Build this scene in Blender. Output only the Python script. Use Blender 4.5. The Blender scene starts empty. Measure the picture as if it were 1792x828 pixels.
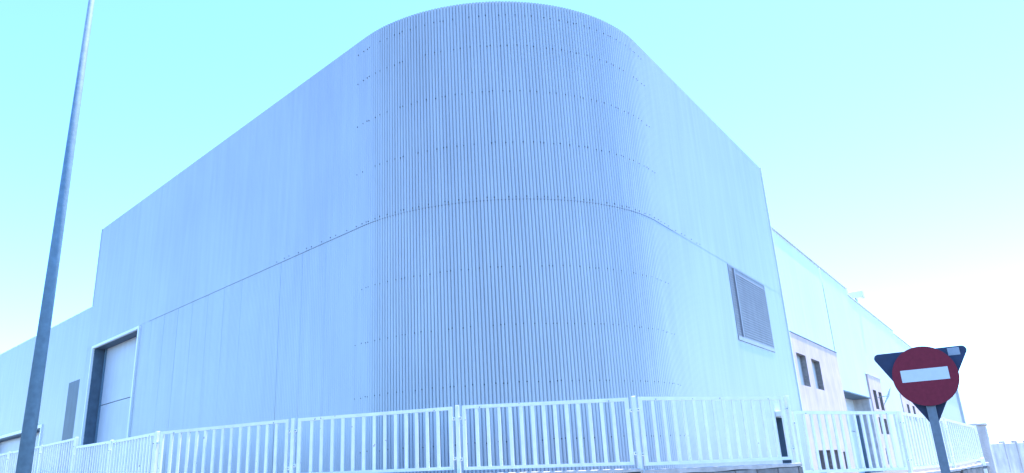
import bpy, bmesh, math, random
from mathutils import Vector, Matrix, noise
random.seed(7)
sc = bpy.context.scene
COL = sc.collection
R = math.radians

# ------------------------------------------------------------ camera, world, sun, exposure
SUN_AZ, SUN_EL = 51.0, 71.0          # azimuth measured from +Y (view direction) towards +X
cd = bpy.data.cameras.new('camera'); cam = bpy.data.objects.new('camera', cd); COL.objects.link(cam)
cd.sensor_width = 36.0; cd.lens = 25.70; cd.clip_start = 0.05; cd.clip_end = 6000
_r = Vector((0.99839167, 0.01744844, -0.05394093)); _u = Vector((0.05669279, -0.3072768, 0.94992994)); _f = Vector((0, 0.9514602, 0.3077718))
cam.matrix_world = Matrix(((_r.x, _u.x, -_f.x, 0), (_r.y, _u.y, -_f.y, 0), (_r.z, _u.z, -_f.z, 1.6), (0, 0, 0, 1)))
sc.camera = cam

w = bpy.data.worlds.new('World'); sc.world = w; w.use_nodes = True
nt = w.node_tree; bg = nt.nodes['Background']
sky = nt.nodes.new('ShaderNodeTexSky'); sky.sky_type = 'NISHITA'; sky.sun_disc = False
sky.sun_elevation = R(SUN_EL); sky.sun_rotation = R(SUN_AZ); sky.altitude = 0
sky.air_density = 1.0; sky.dust_density = 0.12; sky.ozone_density = 1.0
tint = nt.nodes.new('ShaderNodeMix'); tint.data_type = 'RGBA'; tint.blend_type = 'MULTIPLY'; tint.inputs[0].default_value = 1; tint.inputs[7].default_value = (.61, .89, 1.22, 1)
nt.links.new(sky.outputs[0], tint.inputs[6]); nt.links.new(tint.outputs[2], bg.inputs[0]); bg.inputs[1].default_value = 0.15

sl = bpy.data.lights.new('sun', 'SUN'); sl.energy = 3.0; sl.angle = R(0.5); sl.color = (1.0, 0.94, 0.86)
so = bpy.data.objects.new('sun', sl); COL.objects.link(so)
sd = Vector((math.sin(R(SUN_AZ))*math.cos(R(SUN_EL)), math.cos(R(SUN_AZ))*math.cos(R(SUN_EL)), math.sin(R(SUN_EL))))
so.rotation_euler = sd.to_track_quat('Z', 'Y').to_euler(); so.location = (30, 10, 40)

sc.view_settings.view_transform = 'Standard'; sc.view_settings.look = 'None'
sc.view_settings.exposure = 1.75; sc.view_settings.gamma = 1.0
sc.render.engine = 'CYCLES'

# ------------------------------------------------------------ materials
def mat(name, col, *a, rust=0, **k):
    m = mat_(name, col, *a, **k)
    if rust:
        t = m.node_tree; N = t.nodes; L = t.links; b = N['Principled BSDF']; src = b.inputs['Base Color'].links[0].from_socket
        g = N.new('ShaderNodeNewGeometry'); n = N.new('ShaderNodeTexNoise'); n.inputs['Scale'].default_value = 14; n.inputs['Detail'].default_value = 8; L.new(g.outputs['Position'], n.inputs['Vector'])
        r = N.new('ShaderNodeMapRange'); r.inputs[1].default_value = rust; r.inputs[2].default_value = rust+.05; L.new(n.outputs[0], r.inputs[0])
        x = N.new('ShaderNodeMix'); x.data_type = 'RGBA'; L.new(r.outputs[0], x.inputs[0]); L.new(src, x.inputs[6]); x.inputs[7].default_value = (.30, .20, .15, 1); L.new(x.outputs[2], b.inputs['Base Color'])
    return m
def mat_(name, col, rough=.5, metal=0., var=.0, nscale=3., bump=0., bscale=40., streak=0., spec=.5, objvar=0., streakcol=None, emit=None):
    m = bpy.data.materials.new(name); m.use_nodes = True; t = m.node_tree; N = t.nodes; L = t.links
    b = N['Principled BSDF']; b.inputs['Roughness'].default_value = rough; b.inputs['Metallic'].default_value = metal
    b.inputs['Specular IOR Level'].default_value = spec
    rgb = N.new('ShaderNodeRGB'); rgb.outputs[0].default_value = (*col, 1); cur = rgb.outputs[0]
    geo = N.new('ShaderNodeNewGeometry')
    def mul(cur, fac):
        x = N.new('ShaderNodeMix'); x.data_type = 'RGBA'; x.blend_type = 'MULTIPLY'; x.inputs[0].default_value = 1
        L.new(cur, x.inputs[6]); L.new(fac, x.inputs[7]); return x.outputs[2]
    def rng(src, lo, hi, a=.3, c=.7):
        r = N.new('ShaderNodeMapRange'); L.new(src, r.inputs[0]); r.inputs[1].default_value = a; r.inputs[2].default_value = c
        r.inputs[3].default_value = lo; r.inputs[4].default_value = hi; return r.outputs[0]
    if var:
        n = N.new('ShaderNodeTexNoise'); n.inputs['Scale'].default_value = nscale; n.inputs['Detail'].default_value = 6
        L.new(geo.outputs['Position'], n.inputs['Vector']); cur = mul(cur, rng(n.outputs[0], 1-var, 1+var*.4))
    if streak:
        mp = N.new('ShaderNodeMapping'); mp.inputs['Scale'].default_value = (5, 5, .35); L.new(geo.outputs['Position'], mp.inputs[0])
        n = N.new('ShaderNodeTexNoise'); n.inputs['Scale'].default_value = 1.; n.inputs['Detail'].default_value = 5
        L.new(mp.outputs[0], n.inputs['Vector']); cur = mul(cur, rng(n.outputs[0], 1-streak, 1+streak*.3))
    if objvar:
        oi = N.new('ShaderNodeObjectInfo'); cur = mul(cur, rng(oi.outputs['Random'], 1-objvar, 1.0, 0, 1))
    L.new(cur, b.inputs['Base Color'])
    if bump:
        n = N.new('ShaderNodeTexNoise'); n.inputs['Scale'].default_value = bscale; n.inputs['Detail'].default_value = 5
        L.new(geo.outputs['Position'], n.inputs['Vector'])
        bp = N.new('ShaderNodeBump'); bp.inputs['Strength'].default_value = bump; bp.inputs['Distance'].default_value = .02
        L.new(n.outputs[0], bp.inputs['Height']); L.new(bp.outputs[0], b.inputs['Normal'])
    return m
M = dict(
    clad=mat('painted_steel_cladding', (.52, .55, .59), .38, .15, var=.05, nscale=.35, streak=.08, objvar=.03, bump=.16, bscale=1.6),
    clad2=mat('white_steel_cladding', (.80, .84, .84), .4, .1, var=.04, nscale=.4, streak=.05, objvar=.03, bump=.1, bscale=1.5),
    dark=mat('dark_interior', (.05, .06, .07), .8, var=.2),
    door=mat('grey_door_panel', (.60, .64, .70), .45, .1, var=.07, nscale=1.2, streak=.06, bump=.1, bscale=3),
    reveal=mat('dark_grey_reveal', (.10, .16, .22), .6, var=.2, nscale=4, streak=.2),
    trim=mat('white_painted_trim', (.88, .90, .88), .4, var=.05),
    fence=mat('white_fence_paint', (.86, .88, .87), .42, rust=.70, var=.07, nscale=7, streak=.08, objvar=.05, bump=.06, bscale=60),
    screw=mat('dark_fixing', (.07, .09, .12), .5, .3),
    louvre=mat('grey_louvre', (.27, .27, .29), .5, .2, var=.12, nscale=2, streak=.12, objvar=.08),
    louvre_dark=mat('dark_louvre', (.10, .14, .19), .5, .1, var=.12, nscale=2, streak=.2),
    louvre_light=mat('light_grey_frame', (.38, .38, .42), .45, .2, var=.08),
    pink=mat('pink_stucco', (.86, .66, .64), .9, var=.12, nscale=1.3, streak=.1, bump=.5, bscale=45),
    glass_sky=mat('window_glass_painted_sky', (.72, .78, .80), .25),  # pane glass with the bright sky reflection painted into its colour
    glass=mat('window_glass', (.08, .10, .13), .2, 0, spec=.8),
    alu=mat('window_aluminium', (.45, .46, .47), .4, .6),
    block=mat('concrete_block', (.30, .29, .28), .95, var=.3, nscale=9, bump=.9, bscale=70, objvar=.3),
    joint=mat('dark_joint', (.07, .07, .07), .95),
    mortar=mat('mortar_render', (.50, .49, .48), .95, var=.25, nscale=7, bump=.9, bscale=40),
    conc=mat('concrete', (.68, .66, .65), .9, var=.2, nscale=3, streak=.2, bump=.6, bscale=30),
    asphalt=mat('asphalt', (.085, .085, .087), .9, var=.25, nscale=6, bump=.6, bscale=90),
    paving=mat('pavement_concrete', (.42, .40, .39), .9, var=.15, nscale=3, bump=.4, bscale=50, objvar=.1),
    galv=mat('galvanised_steel', (.17, .28, .37), .75, .15, var=.18, nscale=14, streak=.2, bump=.1, bscale=30),
    galv2=mat('galvanised_post', (.17, .21, .26), .5, .35, var=.15, nscale=20, streak=.1),
    red=mat('sign_red', (.23, .024, .045), .65, spec=.2, var=.12, nscale=30),
    white=mat('sign_white', (.66, .68, .70), .45, var=.05, nscale=20),
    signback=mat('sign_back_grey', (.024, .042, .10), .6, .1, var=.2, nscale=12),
    sticker=mat('sign_label', (.34, .38, .44), .5, var=.05, nscale=40),
    yard=mat('yard_concrete', (.17, .17, .17), .9, var=.2, nscale=1.2, bump=.4, bscale=30),
    rust=mat('rusty_grille', (.20, .13, .13), .8, var=.3, nscale=9),
    paint=mat('road_paint', (.75, .75, .73), .7, var=.2, nscale=12),
)

# ------------------------------------------------------------ mesh helpers
class MB:
    def __init__(s): s.v = []; s.f = []
    def add(s, vs, fs):
        o = len(s.v); s.v += [tuple(x) for x in vs]; s.f += [tuple(i+o for i in f) for f in fs]; return s
    def box(s, o, a, b, c):      # corner o, edge vectors a, b, c
        o, a, b, c = map(Vector, (o, a, b, c))
        vs = [o, o+a, o+a+b, o+b, o+c, o+a+c, o+a+b+c, o+b+c]
        fs = [(0, 3, 2, 1), (4, 5, 6, 7), (0, 1, 5, 4), (1, 2, 6, 5), (2, 3, 7, 6), (3, 0, 4, 7)]
        if a.cross(b).dot(c) < 0: fs = [f[::-1] for f in fs]
        return s.add(vs, fs)
    def tube(s, p, q, r0, r1, n=16, cap=True):
        p, q = Vector(p), Vector(q); d = (q-p).normalized(); x = d.orthogonal().normalized(); y = d.cross(x)
        vs = [p+(x*math.cos(t)+y*math.sin(t))*r0 for t in [2*math.pi*i/n for i in range(n)]]
        vs += [q+(x*math.cos(t)+y*math.sin(t))*r1 for t in [2*math.pi*i/n for i in range(n)]]
        fs = [(i, (i+1) % n, n+(i+1) % n, n+i) for i in range(n)]
        if cap: fs += [tuple(range(n))[::-1], tuple(range(n, 2*n))]
        return s.add(vs, fs)
    def build(s, name, m, parent=None, smooth=False, bevel=0, kind=None):
        me = bpy.data.meshes.new(name); me.from_pydata(s.v, [], s.f); me.update()
        if bevel:
            bm = bmesh.new(); bm.from_mesh(me)
            bmesh.ops.bevel(bm, geom=bm.edges[:], offset=bevel, segments=1, affect='EDGES', profile=.5); bm.to_mesh(me); bm.free()
        me.materials.append(m)
        if smooth: me.polygons.foreach_set('use_smooth', [True]*len(me.polygons))
        o = bpy.data.objects.new(name, me); COL.objects.link(o)
        if parent: o.parent = parent
        if kind: o['kind'] = kind
        return o
def share(src, name, parent, loc=(0, 0, 0), rotz=0):
    o = bpy.data.objects.new(name, src.data); COL.objects.link(o); o.parent = parent; o.location = loc; o.rotation_euler = (0, 0, rotz); return o
def thing(name, label, cat, group=None, loc=(0, 0, 0)):
    o = bpy.data.objects.new(name, None); COL.objects.link(o); o.location = loc; o['label'] = label; o['category'] = cat
    if group: o['group'] = group
    return o
def part(o, label): o['label'] = label; return o

# ------------------------------------------------------------ ground
def sheet(name, pts, z, m, kind='structure'):
    b = MB(); b.add([(x, y, z) for x, y in pts], [tuple(range(len(pts)))]); return b.build(name, m, kind=kind)
sheet('ground', [(-2500, -2500), (2500, -2500), (2500, 2500), (-2500, 2500)], -.02, M['yard'])

# corner geometry of the main building (metres, camera at x=y=0)
C = Vector((0.48879, 12.01334, 0)); dL = Vector((-0.73036, 0.68306, 0)).normalized(); dR = Vector((0.55277, 0.83334, 0)).normalized()
Z = Vector((0, 0, 1))
nL = Vector((-dL.y, dL.x, 0)); nL = nL if nL.dot(-C) > 0 else -nL      # outward normals
nR = Vector((-dR.y, dR.x, 0)); nR = nR if nR.dot(-C) > 0 else -nR
RAD = 4.5; half = R(40.237); bis = (dL+dR).normalized(); CEN = C+bis*RAD/math.sin(half); TAN = RAD/math.tan(half)
ARC = RAD*(math.pi-2*half)
YARD = .65
# fence posts: azimuth from the camera, distance, top and bottom of the panels
def az(a, D): return Vector((math.sin(R(a))*D, math.cos(R(a))*D, 0))
FP = [az(-35.6, 29.6), az(-34.3, 26.6), az(-32.6, 23.6), az(-30.73, 20.7), az(-28.67, 17.85), az(-25.95, 15.1), az(-16.98, 13.25), az(-4.93, 12.36), az(8.51, 11.88), az(19.45, 13.45), az(26.41, 15.75), az(28.95, 18.5), az(30.62, 21.3)]
# per panel z of top at both ends, z of bottom at both ends
PT = [(2.99, 2.98, 1.72, 1.72), (2.98, 2.97, 1.72, 1.72), (2.97, 2.965, 1.72, 1.72), (2.76, 2.70, 1.70, 1.70), (2.69, 2.66, 1.70, 1.70), (2.66, 2.68, 1.70, 1.71),
      (2.68, 2.70, 1.745, 1.705), (2.705, 2.635, 1.69, 1.62), (2.64, 2.585, 1.60, 1.565), (2.345, 2.31, 1.34, 1.27), (2.30, 2.215, 1.27, 1.255), (2.22, 2.08, 1.255, 1.30)]
# road, pavement, kerb in front of the fence line
off = []
for i, p in enumerate(FP):
    a = FP[max(i-1, 0)]; b = FP[min(i+1, len(FP)-1)]; d = (b-a).normalized(); off.append(Vector((d.y, -d.x, 0)))
off = [o if o.dot(-FP[i]) > 0 else -o for i, o in enumerate(off)]
eL = (FP[0]-FP[2]).normalized()*70; eR = (FP[-1]-FP[-3]).normalized()*140
line = [FP[0]+eL]+FP+[FP[-1]+eR]; offs = [off[0]]+off+[off[-1]]
def strip(name, o0, o1, z0, z1, m):
    b = MB(); n = len(line)
    for p, o in zip(line, offs):
        b.v += [tuple(p+o*o0+Z*z1), tuple(p+o*o1+Z*z1), tuple(p+o*o1+Z*z0), tuple(p+o*o0+Z*z0)]
    for i in range(n-1):
        k = 4*i; b.f += [(k, k+1, k+5, k+4), (k+1, k+2, k+6, k+5), (k+3, k, k+4, k+7)]
    return b.build(name, m, kind='structure')
strip('pavement', -.3, 2.2, -.02, .13, M['paving'])
strip('kerb', 2.2, 2.35, -.02, .14, M['conc'])
strip('road', 2.35, 22, -.018, 0.0, M['asphalt'])
strip('road_marking', 3.0, 3.12, .001, .005, M['paint'])
yb = MB(); pts = [p-o*.2 for p, o in zip(line, offs)]; far = [Vector((130, 160, 0)), Vector((-90, 160, 0))]
top = [Vector((p.x, p.y, YARD)) for p in pts+far]
yb.add(top, [tuple(range(len(top)))]); yb.build('yard_ground', M['yard'], kind='structure')

# ------------------------------------------------------------ main warehouse
PITCH = .076
def pathpt(u):       # u=0 at the left tangent, negative along the left wall, ARC at the right tangent
    if u < 0: return C+dL*(TAN-u), nL
    if u > ARC: return C+dR*(TAN+u-ARC), nR
    t = u/RAD; v = nL*math.cos(t)+(-dL)*math.sin(t); return CEN+v*RAD, v
def amp(u):
    lo, hi = .004, .019
    if u < .9: k = min(1, max(0, (u-.2)/.6))
    elif u > ARC-1.8: k = max(0, 1-(u-ARC+1.8)/3.0)
    else: k = 1
    k *= 1-.45*min(1, max(0, (u-ARC*.45)/(ARC*.45)))      # shallower profile towards the right
    return lo+(hi-lo)*k
PHASES = (0, .2, .3, .37, .42, .46, .5, .54, .58, .63, .7, .8)
def wave(u):          # broad rounded crest, narrower valley
    f = (u/PITCH) % 1.0; x = abs(f-.5)/.5
    return .22*math.cos(math.pi*(1-x))+.78*(1-2*math.exp(-(x/.21)**2))
def clad_sheet(u0, u1, z0, z1, off, name, m, parent, path=pathpt, ampf=amp, k=8, lap=0):
    b = MB(); k0 = math.floor(u0/PITCH); k1 = math.ceil(u1/PITCH)
    us = [u0]+[x for x in [(j+ph)*PITCH for j in range(k0, k1+1) for ph in PHASES] if u0+.001 < x < u1-.001]+[u1]; n = len(us)-1
    for u in us:
        p, nr = path(u); q = p+nr*(off+ampf(u)*wave(u)); b.v += [(q.x, q.y, z0), (q.x, q.y, z1)]
    b.f = [(2*i, 2*i+2, 2*i+3, 2*i+1) for i in range(n)]
    q0, n0 = path(u1)
    if lap:       # side lap: the edge of one sheet stands a few millimetres over the next
        p, nr = path(u0); t = nr.cross(Z); q = p+nr*(off+ampf(u0)-.004); b.box(q+Z*z0, t*.014, nr*lap, Z*(z1-z0))
    return b.build(name, m, parent, smooth=True)

ROOF, SEAM = 12.0, 7.1
W = thing('corrugated_warehouse', 'large pale blue-grey corrugated metal warehouse with a tall rounded corner', 'warehouse', loc=tuple(C))
def wch(o):        # parent to the building, keeping world coordinates in the mesh
    o.parent = W; o.matrix_parent_inverse = Matrix.Translation(-C); return o
uL = lambda s: TAN-s            # facade distance from the corner -> u (left wall)
uR = lambda s: ARC+s-TAN
U0, U1 = uL(23.55), uR(16.19)
SW = PITCH*14
# openings on the facade : u range, z top
bigdoor = (uL(22.83), uL(18.32), 6.98)
wdoor = (uR(12.88), uR(13.88), 2.78)
def lay(u0, u1, z0, z1, offv, brk=[]):
    cuts = sorted(set([u0, u1]+[b for b in brk if u0 < b < u1])); out = []
    for a, b in zip(cuts[:-1], cuts[1:]):
        n = max(1, round((b-a)/SW)); out += [(a+(b-a)*i/n, a+(b-a)*(i+1)/n) for i in range(n)]
    return out
u = U0
ups = []
while u < U1-.01:
    v = min(u+SW, U1); v = U1 if U1-v < .3 else v; ups.append((u, v)); u = v
for a, b in ups: wch(clad_sheet(a, b, SEAM, ROOF, .007 if a < ARC+1 else .004, 'cladding_sheet', M['clad'], W, lap=0))
LOWL = -60.0
for a, b in lay(U0, U1, 0, 0, 0, [bigdoor[0], bigdoor[1], wdoor[0], wdoor[1]]):
    z0 = YARD
    for d0, d1, zt in (bigdoor, wdoor):
        if a >= d0-1e-4 and b <= d1+1e-4: z0 = zt
    wch(clad_sheet(a, b, z0, SEAM+.03, 0, 'cladding_sheet', M['clad'], W, lap=.0045 if a < -.4 and random.random() < .7 else 0))
# dark ribbon drawing the shadow line under the sheet overlap, corner trims, parapet cap edge
b = MB()
def ribbon(b, u0, u1, z0, z1, o0, o1, step=.3):
    n = max(1, int((u1-u0)/step))
    for i in range(n):
        a0, n0 = pathpt(u0+(u1-u0)*i/n); a1, n1 = pathpt(u0+(u1-u0)*(i+1)/n)
        P = [a0+n0*o0, a0+n0*o1, a1+n1*o1, a1+n1*o0]
        b.add([(p.x, p.y, z) for z in (z0, z1) for p in P], [(0, 1, 2, 3), (7, 6, 5, 4), (1, 5, 6, 2), (0, 3, 7, 4), (0, 4, 5, 1), (3, 2, 6, 7)])
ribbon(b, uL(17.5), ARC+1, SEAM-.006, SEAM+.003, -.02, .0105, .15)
wch(b.build('seam_shadow_ribbon', M['louvre_dark'], W))
b = MB(); pR = C+dR*16.19; pL = C+dL*23.55
b.box(pR-nR*.05+dR*.003+Z*YARD, dR*.05, nR*.09, Z*(ROOF-YARD+.01))
o = wch(b.build('corner_trim', M['trim'], W)); 
b = MB(); b.box(pL-nL*.05+Z*8.8, dL*.05, nL*.075, Z*(ROOF-8.79)); wch(b.build('corner_trim', M['clad'], W))
# roof, rear and side walls closing the volume
def poly_body(us, z0, z1, back, name, m):
    P = [pathpt(x)[0]-pathpt(x)[1]*.12 for x in us]; Q = [Vector((p.x, p.y, 0)) for p in P]+back
    n = len(Q); b = MB(); b.add([(p.x, p.y, z0) for p in Q]+[(p.x, p.y, z1) for p in Q], [tuple(range(n)), tuple(range(n, 2*n))[::-1]]); return b.build(name, m, W)
us = [U0+.06]+[ARC*i/16 for i in range(17)]+[U1-.06]
bR = pR-nR*34; bL = pL-nL*26
wch(poly_body(us, 11.55, 11.68, [bR, bL], 'roof', M['door']))
b = MB()
def wallq(a, c, z0, z1): b.box(Vector((a.x, a.y, z0)), c-a, ((c-a).cross(Z)).normalized()*.1, Z*(z1-z0))
a = pR-nR*.06; wallq(a, bR, YARD, ROOF); wallq(bR, bL, YARD, ROOF); wallq(bL, pL-nL*.06, YARD, ROOF)
wch(b.build('rear_wall', M['clad'], W))
# screws
sb = MB()
def screw(u, z, offv=0., r=.015):
    p, nr = pathpt(u); q = p+nr*(offv+amp(u)*.4); t = nr.cross(Z)
    n = 6; vs = []
    for rr, h in ((r, -.006), (r, .003), (r*.5, .009)):
        vs += [q+nr*h+(t*math.cos(2*math.pi*i/n)+Z*math.sin(2*math.pi*i/n))*rr+Z*z for i in range(n)]
    fs = [(j*n+i, j*n+(i+1) % n, (j+1)*n+(i+1) % n, (j+1)*n+i) for j in range(2) for i in range(n)]+[tuple(range(2*n, 3*n))]
    sb.add(vs, fs)
for z in (2.18, 3.28, 4.43, 5.63, 7.16, 8.42, 9.67, 10.83, 11.63):
    k0 = int(U0/PITCH); k1 = int(U1/PITCH)
    for k in range(k0, k1):
        u = (k+.5)*PITCH; ph = (k % 14)
        if ph in (0, 2, 3, 6, 8, 11) and (-.3 < u < ARC+.4 or (abs(z-7.16) < .1 and -4 < u < ARC+3 and ph in (0, 6, 11))):
            if (bigdoor[0]-.2 < u < bigdoor[1]+.2 and z < 7.2) or (wdoor[0]-.1 < u < wdoor[1]+.1 and z < 3): continue
            if random.random() < .06: continue
            screw(u, z+random.uniform(-.012, .012), .013 if z > SEAM else 0, random.uniform(.010, .0145))
wch(sb.build('fixing_screws', M['screw'], W, kind='stuff'))
# large recessed door in the left wall
def local(dirv, nrm, off0=0.):
    return lambda s, o, z: C+dirv*s+nrm*(off0+o)+Z*z
LL = local(dL, nL); RR = local(dR, nR)
def boxl(b, F, s0, s1, o0, o1, z0, z1):
    p = F(s0, o0, z0); return b.box(p, F(s1, o0, z0)-p, F(s0, o1, z0)-p, Z*(z1-z0))
dr = boxl(MB(), LL, 18.30, 22.9, -.48, -.43, YARD, 4.84).build('door_panel', M['door'], W); wch(dr)
dr = boxl(MB(), LL, 18.30, 22.9, -.48, -.43, 4.87, 7.0).build('door_panel', M['door'], W); wch(dr)
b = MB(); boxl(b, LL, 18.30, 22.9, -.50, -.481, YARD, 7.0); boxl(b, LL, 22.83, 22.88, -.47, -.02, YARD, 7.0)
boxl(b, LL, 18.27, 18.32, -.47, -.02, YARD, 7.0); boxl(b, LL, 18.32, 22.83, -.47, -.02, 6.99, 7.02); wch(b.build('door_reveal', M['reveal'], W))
b = MB(); boxl(b, LL, 22.68, 22.74, -.43, -.37, YARD, 6.98); wch(b.build('door_rail', M['galv'], W))
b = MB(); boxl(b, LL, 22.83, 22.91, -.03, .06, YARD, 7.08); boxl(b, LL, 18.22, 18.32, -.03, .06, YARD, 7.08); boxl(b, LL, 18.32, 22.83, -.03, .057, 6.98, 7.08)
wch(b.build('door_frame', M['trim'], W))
# personnel door in the right wall
b = MB(); boxl(b, RR, 12.86, 13.9, -.35, -.3, YARD, 2.80); dd = wch(b.build('side_door', M['reveal'], W))
b = MB(); b.tube(RR(13.05, -.29, 1.65), RR(13.05, -.23, 1.65), .012, .012, 8); b.tube(RR(13.05, -.235, 1.65), RR(13.18, -.235, 1.65), .011, .011, 8)
h = b.build('handle', M['alu'], dd); 
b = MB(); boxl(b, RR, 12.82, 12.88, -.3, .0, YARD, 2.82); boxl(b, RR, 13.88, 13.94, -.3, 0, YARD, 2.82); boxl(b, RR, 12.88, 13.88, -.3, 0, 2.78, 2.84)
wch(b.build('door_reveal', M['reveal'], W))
b = MB(); boxl(b, RR, 12.96, 13.45, .0, .16, 2.80, 2.96); wch(b.build('canopy', M['trim'], W, bevel=.01))
# ventilation grille in the right wall
b = MB(); s0, s1, z0, z1 = 10.37, 14.01, 4.92, 7.07
boxl(b, RR, s0+.05, s1-.05, -.01, .008, z0+.05, z1-.05); gr = wch(b.build('vent_grille', M['louvre'], W))
b = MB(); boxl(b, RR, s0, s0+.07, 0, .016, z0, z1); boxl(b, RR, s1-.07, s1, 0, .016, z0, z1); boxl(b, RR, s0+.07, s1-.07, 0, .014, z1-.05, z1)
b.build('grille_frame', M['louvre'], gr)
b = MB(); boxl(b, RR, s0, s1, 0, .03, z0-.08, z0+.03); boxl(b, RR, s0+.42, s0+.47, .012, .05, z0+.06, z1-.05); b.build('sill', M['louvre_light'], gr)
nsl = 26
for i in range(nsl):
    zz = z0+.08+(z1-z0-.16)*i/nsl; b = MB(); p = RR(s0+.07, .009, zz)
    b.box(p, RR(s1-.07, .009, zz)-p, nR*.010-Z*.045, nR*.002+Z*.006); b.build('louvre_slat', M['louvre'], gr)

# ------------------------------------------------------------ lower wing to the left, same facade line
WG = thing('low_warehouse_wing', 'lower flat-roofed metal wing beyond the tall block at far left', 'warehouse wing')
def pL2(u): return C+dL*(-u), nL
flat = lambda u: .0024
dn2 = (-25.36, -24.03, 5.99); sm = (-37.0, -28.28, 4.5)
cuts = [-62.0, sm[0], sm[1], dn2[0], dn2[1], -23.552]
for a, c in zip(cuts[:-1], cuts[1:]):
    n = max(1, round((c-a)/SW))
    for i in range(n):
        x0, x1 = a+(c-a)*i/n, a+(c-a)*(i+1)/n; z0 = YARD
        if a == sm[0]: z0 = sm[2]
        if a == dn2[0]: z0 = dn2[2]
        zt = 8.79+(abs(x0+x1)/2-23.5)*.0105
        clad_sheet(x0, x1, z0, zt, 0, 'cladding_sheet', M['clad'], WG, path=pL2, ampf=flat, k=6)
b = MB(); boxl(b, LL, 23.66, 62, -26, -.1, 8.35, 8.5); b.build('roof', M['door'], WG)
b = MB(); boxl(b, LL, 61.9, 62, -26, -.1, YARD, 8.9); boxl(b, LL, 23.7, 62, -26.1, -26.0, YARD, 8.9); b.build('rear_wall', M['clad'], WG)
b = MB(); boxl(b, LL, 24.03, 25.36, -.05, .0, YARD, 5.99); b.build('tall_louvre', M['louvre_dark'], WG)
b = MB(); boxl(b, LL, 28.28, 37.0, -.45, -.4, YARD, 4.5); b.build('door_panel', M['door'], WG)
b = MB(); boxl(b, LL, 28.28, 28.34, -.4, -.02, YARD, 4.5); boxl(b, LL, 28.34, 37, -.4, -.02, 4.44, 4.5); b.build('door_reveal', M['reveal'], WG)
b = MB(); boxl(b, LL, 28.16, 28.30, -.03, .05, YARD, 4.62); boxl(b, LL, 28.30, 37.1, -.03, .047, 4.49, 4.62); b.build('door_frame', M['trim'], WG)

# ------------------------------------------------------------ neighbouring white building with pink office fronts
OFF = -.5
NN = local(dR, nR, OFF)
NB = thing('white_workshop_building', 'white metal workshop building with pink rendered office fronts beyond the corner building', 'building')
def pN(u): return C+dR*u+nR*OFF, nR
def wall_open(F, s0, s1, z0, z1, ops, o0, o1, name, m, parent):
    ss = sorted({s0, s1}|{x for o in ops for x in o[:2]}); zs = sorted({z0, z1}|{x for o in ops for x in o[2:4]}); b = MB()
    n = 0
    for a, c in zip(ss[:-1], ss[1:]):
        run = None
        for e, f in list(zip(zs[:-1], zs[1:]))+[(None, None)]:
            solid = e is not None and not any(o[0]-1e-6 <= a and c <= o[1]+1e-6 and o[2]-1e-6 <= e and f <= o[3]+1e-6 for o in ops)
            if solid: run = (run[0], f) if run else (e, f)
            elif run: boxl(b, F, a, c, o0, o1, *run); run = None
    return b.build(name, m, parent)
def window(F, s0, s1, z0, z1, depth, parent, sky_pane=False, mull=1, rusty=False):
    f = MB(); t = .05; d = depth
    boxl(f, F, s0, s0+t, d-.05, d, z0, z1); boxl(f, F, s1-t, s1, d-.05, d, z0, z1); boxl(f, F, s0+t, s1-t, d-.05, d, z0, z0+t); boxl(f, F, s0+t, s1-t, d-.05, d, z1-t, z1)
    if mull: boxl(f, F, (s0+s1)/2-.03, (s0+s1)/2+.03, d-.048, d+.002, z0+t, z1-t)
    wf = f.build('window', M['alu'], parent)
    boxl(MB(), F, s0+t, s1-t, d-.035, d-.025, z0+t, z1-t).build('pane', M['glass_sky'] if sky_pane else M['glass'], wf)
    lb = MB(); boxl(lb, F, s1-.006, s1-.001, d, .049, z0, z1); boxl(lb, F, s0, s1-.006, d, .049, z1-.006, z1-.001); lb.build('reveal_lining', M['block'], wf)
    boxl(MB(), F, s0-.02, s1+.02, d, .03, z0-.05, z0-.003).build('sill', M['mortar'], wf)
    if rusty:
        g = MB()
        for i in range(5): x = s0+.1+(s1-s0-.2)*i/4; boxl(g, F, x-.01, x+.01, -.06, -.04, z0, z1)
        for i in range(4): zz = z0+.1+(z1-z0-.2)*i/3; boxl(g, F, s0, s1, -.062, -.042, zz-.01, zz+.01)
        g.build('grille', M['rust'], wf)
# cladding above the office fronts
segs = [(16.3, 26.62, 6.12, 10.28), (26.62, 33.5, 4.42, 10.28), (33.5, 38.35, 5.72, 9.96), (38.35, 45.9, YARD, 9.96), (45.9, 49.6, 5.3, 9.96), (49.6, 56.0, 5.3, 9.78), (56.0, 66.0, YARD, 9.78)]
for a, c, z0, z1 in segs:
    n = round((c-a)/SW); e = .015 if a == 26.62 else 0
    zt = z1 if c <= 33.5 or a > 34 else 9.96
    for i in range(n):
        x0, x1 = a+(c-a)*i/n, a+(c-a)*(i+1)/n
        clad_sheet(x0, x1, z0, 10.28 if x1 <= 33.1 else zt, e, 'cladding_sheet', M['clad2'], NB, path=pN, ampf=lambda u: .004, k=4)
b = MB()
for a, c, zt in ((16.3, 33.0, 10.28), (33.0, 49.6, 9.96), (49.6, 66, 9.78)): boxl(b, NN, a, c-.002, -.06, .07, zt, zt+.04)
b.build('parapet_cap', M['clad2'], NB)
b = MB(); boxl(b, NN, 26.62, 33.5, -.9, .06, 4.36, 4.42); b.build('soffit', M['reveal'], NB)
b = MB(); boxl(b, NN, 33.46, 33.54, -.02, .03, 4.42, 5.9); b.build('corner_trim', M['clad2'], NB)
b = MB(); boxl(b, NN, 16.4, 66, -20, -.1, 9.5, 9.6); boxl(b, NN, 16.4, 66, -20.1, -20, YARD, 9.9); boxl(b, NN, 65.9, 66, -20, -.1, YARD, 9.7); b.build('roof', M['door'], NB)
W1 = [(18.78, 20.25, 4.17, 5.39), (21.13, 22.6, 4.17, 5.37)]
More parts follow.
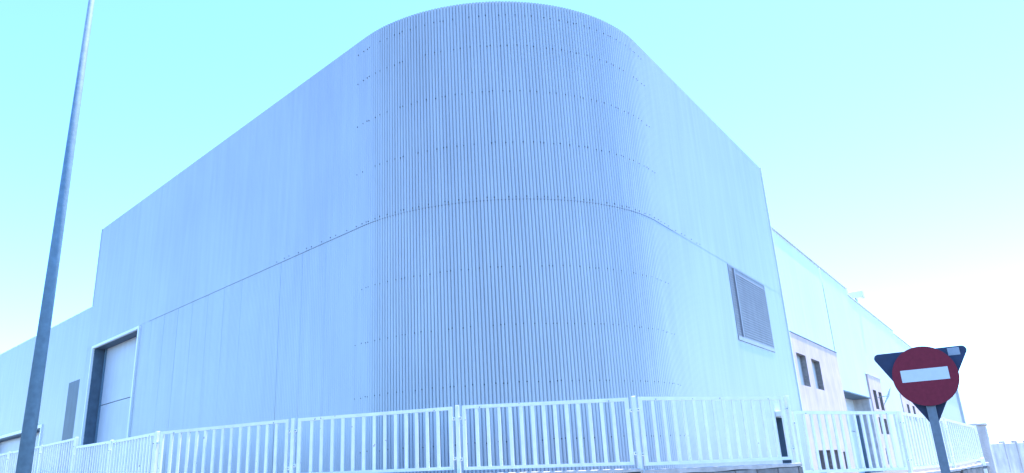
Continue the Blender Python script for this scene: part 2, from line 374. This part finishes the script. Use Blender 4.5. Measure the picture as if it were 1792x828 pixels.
G1 = [(19.12, 20.35, .95, 1.80), (20.75, 21.95, .95, 1.80), (22.3, 23.5, .95, 1.80), (24.0, 25.1, .95, 1.72)]
wall_open(NN, 16.6, 26.6, YARD, 6.12, W1+G1, -.3, .05, 'pink_wall', M['pink'], NB)
for i, q in enumerate(W1+G1): window(NN, *q, -.16, NB, mull=1, sky_pane=(i < 2))
b = MB(); boxl(b, NN, 16.6, 26.62, -.3, .07, 6.121, 6.15); b.build('coping', M['reveal'], NB)
# recessed gate
boxl(MB(), NN, 26.66, 33.3, -.85, -.8, YARD, 2.70).build('gate_panel', M['clad2'], NB)
boxl(MB(), NN, 26.66, 33.3, -.85, -.8, 2.73, 4.36).build('gate_panel', M['clad2'], NB)
b = MB(); boxl(b, NN, 33.3, 34.0, -.9, .0, YARD, 4.36); b.build('gate_reveal', M['conc'], NB); b = MB(); boxl(b, NN, 26.601, 26.66, -.9, -.02, YARD, 4.36); b.build('gate_reveal', M['conc'], NB)
b = MB(); boxl(b, NN, 32.9, 33.3, -.8, -.6, YARD, 3.5); b.build('gate_shade_strip', M['reveal'], NB)  # dark strip standing in for the shaded side of the gate recess
W2 = [(34.84, 35.9, 3.88, 4.92), (36.6, 37.7, 3.88, 4.90)]; G2 = [(34.9, 35.9, 2.55, 3.45), (36.6, 37.6, 2.55, 3.40), (35.1, 36.1, .95, 1.8)]
wall_open(NN, 34.05, 38.3, YARD, 5.70, W2+G2, -.3, .05, 'pink_wall', M['pink'], NB)
for i, q in enumerate(W2+G2): window(NN, *q, -.18, NB, mull=0, rusty=(i < 2), sky_pane=(i < 2))
b = MB(); boxl(b, NN, 34.05, 38.3, -.3, .07, 5.701, 5.73); b.build('coping', M['conc'], NB)
W3 = [(48.0, 49.2, 3.6, 4.7), (51, 52.2, 3.6, 4.7)]
wall_open(NN, 46.0, 55.9, YARD, 5.27, W3, -.3, .05, 'pink_wall', M['pink'], NB)
for q in W3: window(NN, *q, -.22, NB, mull=0)
# roof box on the neighbouring building, thin aerial on the wall
RB = thing('rooftop_box', 'small pale box on a stand perched on the white roof edge', 'roof box')
p = NN(36.2, -.4, 9.6)
b = MB(); b.box(p+Z*.73, dR*.55, nR*.75, Z*.42); o = b.build('housing', M['clad2'], RB, bevel=.03)
for i in (0, 1):
    b = MB(); b.box(p+dR*(.05+.4*i)+nR*.3, dR*.04, nR*.04, Z*.73); b.build('leg', M['galv'], RB)
AE = thing('wall_aerial', 'thin branched aerial jutting from the pink wall above the fence', 'aerial')
b = MB(); q = NN(36.1, .05, 4.55)
b.tube(q, q+nR*.5+dR*.1+Z*.05, .018, .018, 8); b.build('bracket', M['galv'], AE)
b = MB(); q2 = q+nR*.5+dR*.1+Z*.05; b.tube(q2-dR*.9-Z*.35, q2+dR*1.3+Z*.45, .016, .016, 8); b.build('boom', M['galv'], AE)
for i in range(7):
    c0 = q2+dR*(-.8+.32*i)+Z*(-.31+.115*i); L_ = .34-.03*i
    b = MB(); b.tube(c0-(nR*.6+Z*.8)*L_, c0+(nR*.6+Z*.8)*L_, .009, .009, 6); b.build('element', M['galv'], AE)

# ------------------------------------------------------------ building at the far end of the row
FB = thing('distant_warehouse', 'pale far warehouse with a grey wall and white bay right of the sign', 'warehouse')
b = MB(); boxl(b, NN, 72, 98.6, -20, .0, YARD, 8.7); b.build('grey_wall', M['louvre_light'], FB)
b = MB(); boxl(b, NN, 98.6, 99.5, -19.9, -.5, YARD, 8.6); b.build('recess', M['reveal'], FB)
b = MB(); boxl(b, NN, 99.5, 104, -20, .25, YARD, 8.9); b.build('white_bay', M['clad2'], FB)
b = MB(); boxl(b, NN, 104.05, 130, -20, .0, YARD, 9.6); b.build('white_wall', M['clad2'], FB)
b = MB(); boxl(b, NN, 72, 104, -20, .27, 8.901, 9.0); b.build('parapet_cap', M['clad2'], FB)

# ------------------------------------------------------------ block wall and fence
FN = thing('metal_fence', 'white slatted metal fence running along the top of the block wall', 'fence')
BW = thing('block_wall', 'rough grey concrete block wall below the white metal fence', 'wall')
slat_n = 13
for i, (t0, t1, b0, b1) in enumerate(PT):
    A, B = FP[i].copy(), FP[i+1].copy(); d = (B-A).normalized(); L_ = (B-A).length; n = d.cross(Z); n = n if n.dot(-A) > 0 else -n
    g = .085; x0, x1 = g, L_-g
    zt = lambda x: t0+(t1-t0)*(x-x0)/(x1-x0); zb = lambda x: b0+(b1-b0)*(x-x0)/(x1-x0)
    f = MB(); P = lambda x, o, z: A+d*x+n*o+Z*z
    def bar(b, xa, xb, za0, za1, zb0, zb1, o0, o1):   # sloped box: z range at xa, at xb
        vs = [P(xa, o0, za0), P(xb, o0, zb0), P(xb, o1, zb0), P(xa, o1, za0), P(xa, o0, za1), P(xb, o0, zb1), P(xb, o1, zb1), P(xa, o1, za1)]
        fs = [(0, 3, 2, 1), (4, 5, 6, 7), (0, 1, 5, 4), (1, 2, 6, 5), (2, 3, 7, 6), (3, 0, 4, 7)]
        if (d.cross(n)).z < 0: fs = [q[::-1] for q in fs]
        b.add(vs, fs)
    # frame: uprights run full height, rails butt between them
    bar(f, x0, x0+.06, zb(x0), zt(x0), zb(x0+.06), zt(x0+.06), -.02, .02)
    bar(f, x1-.06, x1, zb(x1-.06), zt(x1-.06), zb(x1), zt(x1), -.02, .02)
    bar(f, x0+.06, x1-.06, zt(x0+.06)-.055, zt(x0+.06), zt(x1-.06)-.055, zt(x1-.06), -.0185, .0185)
    bar(f, x0+.06, x1-.06, zb(x0+.06), zb(x0+.06)+.05, zb(x1-.06), zb(x1-.06)+.05, -.0185, .0185)
    pan = f.build('fence_panel', M['fence'], FN)
    pitch = (x1-x0-.12)/(slat_n+1)
    for k in range(slat_n):
        xc = x0+.06+pitch*(k+1)+random.uniform(-.004, .004); hw = .026
        s = MB(); lean = random.uniform(-.003, .003)
        bar(s, xc-hw, xc+hw, zb(xc)+.05, zt(xc)-.057, zb(xc)+.05, zt(xc)-.057, -.012, .014)
        # pressed rounded nose at the bottom of the slat
        bar(s, xc-hw*.8, xc+hw*.8, zb(xc)+.035, zb(xc)+.075, zb(xc)+.035, zb(xc)+.075, .014, .024)
        s.build('slat', M['fence'], pan)
    for xx in (x0+.3, x1-.3):
        s = MB(); q = P(xx, .0185, zt(xx)-.04); s.tube(q, q+n*.004, .008, .008, 8); s.build('drain_hole', M['screw'], pan)
for i, p in enumerate(FP):
    ts = []; bs = []
    if i > 0: ts.append(PT[i-1][1]); bs.append(PT[i-1][3])
    if i < len(PT): ts.append(PT[i][0]); bs.append(PT[i][2])
    a = FP[max(i-1, 0)]; c = FP[min(i+1, len(FP)-1)]; d = (c-a).normalized(); n = d.cross(Z); n = n if n.dot(-p) > 0 else -n
    b = MB(); zl, zh = min(bs)-.12, max(ts)+.01; b.box(p-d*.03-n*.03+Z*zl, d*.06, n*.06, Z*(zh-zl))
    po = b.build('fence_post', M['fence'], FN, bevel=.004)
    for sgn, (kt, kb) in ((-1, (ts[0], bs[0])), (1, (ts[-1], bs[-1]))):
        if (i == 0 and sgn < 0) or (i == len(FP)-1 and sgn > 0): continue
        for zz in (kt-.20, kb+.17):
            b = MB(); b.box(p+d*(.032 if sgn > 0 else -.075)-n*.012+Z*(zz-.025), d*.043, n*.04, Z*.05); b.build('bracket', M['fence'], po, bevel=.006)
            b = MB(); q = p+d*(.055*sgn)+n*.028+Z*zz; b.tube(q, q+n*.008, .011, .009, 6); b.build('bolt', M['galv2'], po)

# block wall: core, mortar bed on top, individual blocks in the two upper courses
proto = {}
def blockmesh(seed):
    if seed in proto: return proto[seed]
    rnd = random.Random(seed); b = bmesh.new(); bmesh.ops.create_cube(b, size=1)
    for v in b.verts: v.co = Vector((v.co.x*.383, v.co.y*.044, v.co.z*.186))
    bmesh.ops.bevel(b, geom=b.edges[:], offset=.006, segments=1, affect='EDGES')
    for v in b.verts: v.co += Vector((rnd.uniform(-.003, .003), rnd.uniform(-.002, .002), rnd.uniform(-.003, .003)))
    me = bpy.data.meshes.new('block'); b.to_mesh(me); b.free(); me.materials.append(M['block']); proto[seed] = me; return me
rest = MB()
for i in range(len(PT)):
    A, B = FP[i], FP[i+1]; d = (B-A).normalized(); L_ = (B-A).length; n = d.cross(Z); n = n if n.dot(-A) > 0 else -n
    ztop = min(PT[i][2], PT[i][3])-.06 if i != 11 else 1.21
    za, zbb = PT[i][2]-.045, PT[i][3]-.045
    b = MB(); b.box(A-n*.09, d*L_, n*.16, Z*(ztop-.04)); b.build('wall_core', M['joint'], BW)
    # uneven mortar bed
    m = MB(); N_ = 40
    for k in range(N_+1):
        x = L_*k/N_; zz = za+(zbb-za)*k/N_-.008+noise.noise(Vector((x*4, i*7.1, 0)))*.006
        zl = ztop-.045+noise.noise(Vector((x*3, i*3.3, 5)))*.015; o = .118+noise.noise(Vector((x*6, i, 9)))*.012
        for oo, z_ in ((o, zl), (o+.004, zz-.01), (o-.02, zz), (-.1, zz)): q = A+d*x+n*oo+Z*z_; m.v.append(tuple(q))
    for k in range(N_):
        for j in range(3): m.f.append((4*k+j, 4*k+4+j, 4*k+5+j, 4*k+1+j))
    m.build('mortar_bed', M['mortar'], BW)
    rz = math.atan2(d.y, d.x); H = .2; nc = int((ztop-.06)/H)+1
    for c in range(nc):
        zc = ztop-.05-H*(c+.5); x = -.2 if c % 2 else 0.0; x += .17*(i % 2)
        if zc < .2: break
        while x < L_:
            a0, a1 = max(x, 0), min(x+.4, L_)
            if a1-a0 > .06:
                if c < 2 and i >= 5:
                    o = bpy.data.objects.new('block', blockmesh(random.randrange(6))); COL.objects.link(o); o.parent = BW
                    q = A+d*((a0+a1)/2)+n*(.09+random.uniform(-.003, .004)); o.location = (q.x, q.y, zc+random.uniform(-.003, .003)); o.rotation_euler = (0, 0, rz); o.scale = ((a1-a0)/.4, 1, 1)
                else:
                    q = A+d*(a0+.006)+n*.07+Z*(zc-.094); rest.box(q, d*(a1-a0-.012), n*(.04+random.uniform(-.003, .003)), Z*.188)
            x += .4
rest.build('lower_blocks', M['block'], BW, kind='stuff')

# ------------------------------------------------------------ end pillar and lower wall beyond, right of the sign
def upost(name, p, wx, wy, z0, z1, m, parent=None, bev=.01, rot=0.6):
    d = Vector((math.sin(rot), math.cos(rot), 0)); n = Vector((d.y, -d.x, 0)); b = MB(); b.box(p-d*wy/2-n*wx/2+Z*z0, n*wx, d*wy, Z*(z1-z0)); return b.build(name, m, parent, bevel=bev)
PI_ = thing('concrete_gate_pillar', 'stained grey concrete pillar closing the right end of the white fence', 'pillar')
pp = az(30.78, 22.6)
upost('shaft', pp, .36, 1.0, 0, 2.10, M['conc'], PI_, rot=R(33)); upost('cap', pp, .44, 1.08, 2.103, 2.16, M['conc'], PI_, rot=R(33))
LW = thing('lower_panel_wall', 'low weathered grey panel wall running away beyond the concrete pillar', 'wall')
e = Vector((math.sin(R(50)), math.cos(R(50)), 0)); q0 = az(31.2, 24.2)
for k in range(16):
    p = q0+e*(.95*k); b = MB(); nn = Vector((e.y, -e.x, 0)); b.box(p-nn*.04+Z*.0, e*.9, nn*.08, Z*(1.66-.004*k)); b.build('panel', M['conc'], LW, bevel=.008)
    b = MB(); b.box(p+e*.9-nn*.07, e*.05, nn*.14, Z*(1.72-.004*k)); b.build('post', M['conc'], LW)
MP = thing('marker_post', 'short pale post standing before the pillar at the fence end', 'post')
p = az(30.62, 20.6); o = upost('shaft', p, .09, .05, 0, 1.36, M['trim'], MP, rot=R(30)); upost('band', p, .094, .054, 1.12, 1.18, M['galv2'], MP, bev=0, rot=R(30))

# ------------------------------------------------------------ road sign
S = az(28.42, 8.8); sgn = thing('road_sign', 'round red no-entry sign backed by an inverted triangular sign on one post', 'road sign', loc=(S.x, S.y, 0))
view = S.normalized(); right = Vector((view.y, -view.x, 0)); tocam = -view
def disc(r, y0, y1, n=64, cz=2.326, cx=.01):
    vs = []
    for y in (y0, y1): vs += [right*(cx+r*math.cos(2*math.pi*i/n))+tocam*y+Z*(cz+r*math.sin(2*math.pi*i/n)) for i in range(n)]
    return vs, [tuple(range(n))[::-1], tuple(range(n, 2*n))]+[(i, (i+1) % n, n+(i+1) % n, n+i) for i in range(n)]
b = MB(); b.add(*disc(.302, .045, .057)); b.build('disc', M['red'], sgn)
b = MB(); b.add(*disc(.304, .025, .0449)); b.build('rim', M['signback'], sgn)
b = MB(); b.box(right*-.209+tocam*.0571+Z*2.275, right*.436, tocam*.002, Z*.124); bb = b.build('white_bar', M['white'], sgn)
# inverted triangle with rounded corners behind
def tri(side, rad, y0, y1, cz, n=8):
    h = side*math.sqrt(3)/2; cs = [(-side/2, h/3*1), (side/2, h/3*1), (0, -2*h/3)]; P = []
    for k, (cx, cy) in enumerate(cs):
        l = math.hypot(cx, cy); px, py = cx*(1-2*rad/l), cy*(1-2*rad/l); a0 = math.atan2(cy, cx)
        for j in range(n+1):
            a = a0+R(-60+120*j/n)*(-1); P.append((px+rad*math.cos(a), py+rad*math.sin(a)))
    m_ = len(P); vs = [right*x+tocam*y+Z*(cz+z) for y in (y0, y1) for x, z in P]
    return vs, [tuple(range(m_)), tuple(range(m_, 2*m_))[::-1]]+[(i, n_, m_+n_, m_+i) for i in range(m_) for n_ in [(i+1) % m_]]
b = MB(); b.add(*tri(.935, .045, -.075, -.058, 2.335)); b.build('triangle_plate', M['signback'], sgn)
b = MB(); b.box(right*.262+tocam*-.0578+Z*2.515, right*.108, tocam*.002, Z*.078); b.build('sticker', M['sticker'], sgn)
b = MB(); b.box(right*-.042-tocam*.04+Z*0, right*.084, tocam*.06, Z*2.50); po = b.build('post', M['galv2'], sgn, bevel=.006)
po.rotation_euler = (0, 0, 0)
for zz in (2.16, 2.44):
    b = MB(); b.box(right*-.05+tocam*-.057+Z*zz, right*.1, tocam*.081, Z*.03); b.build('clamp', M['galv'], sgn)
# slight lean of the whole sign
sgn.rotation_mode = 'QUATERNION'
from mathutils import Quaternion
sgn.rotation_quaternion = Quaternion(view, R(0.0))

# ------------------------------------------------------------ lamp post
LP_ = az(-33.42, 10.0); lp = thing('street_lamp', 'tall tapered grey steel lamp post rising at the far left', 'street lamp', loc=(LP_.x, LP_.y, 0))
b = MB(); b.tube((0, 0, .13), (0, 0, 9.6), .086, .026, 32, cap=True); b.build('pole', M['galv'], lp, smooth=True)
b = MB(); b.box((-.2, -.2, .13), (.4, 0, 0), (0, .4, 0), (0, 0, .025)); b.build('base_plate', M['galv'], lp, bevel=.004)
b = MB(); b.tube((0, 0, 9.55), (.35, -.5, 9.9), .03, .026, 12); b.tube((.35, -.5, 9.9), (.6, -.9, 9.98), .026, .026, 12); b.build('arm', M['galv'], lp, smooth=True)
b = MB(); b.box((.52, -1.3, 9.93), (.24, 0, 0), (0, .5, 0), (0, 0, .1)); b.build('lamp_head', M['galv'], lp, bevel=.03)
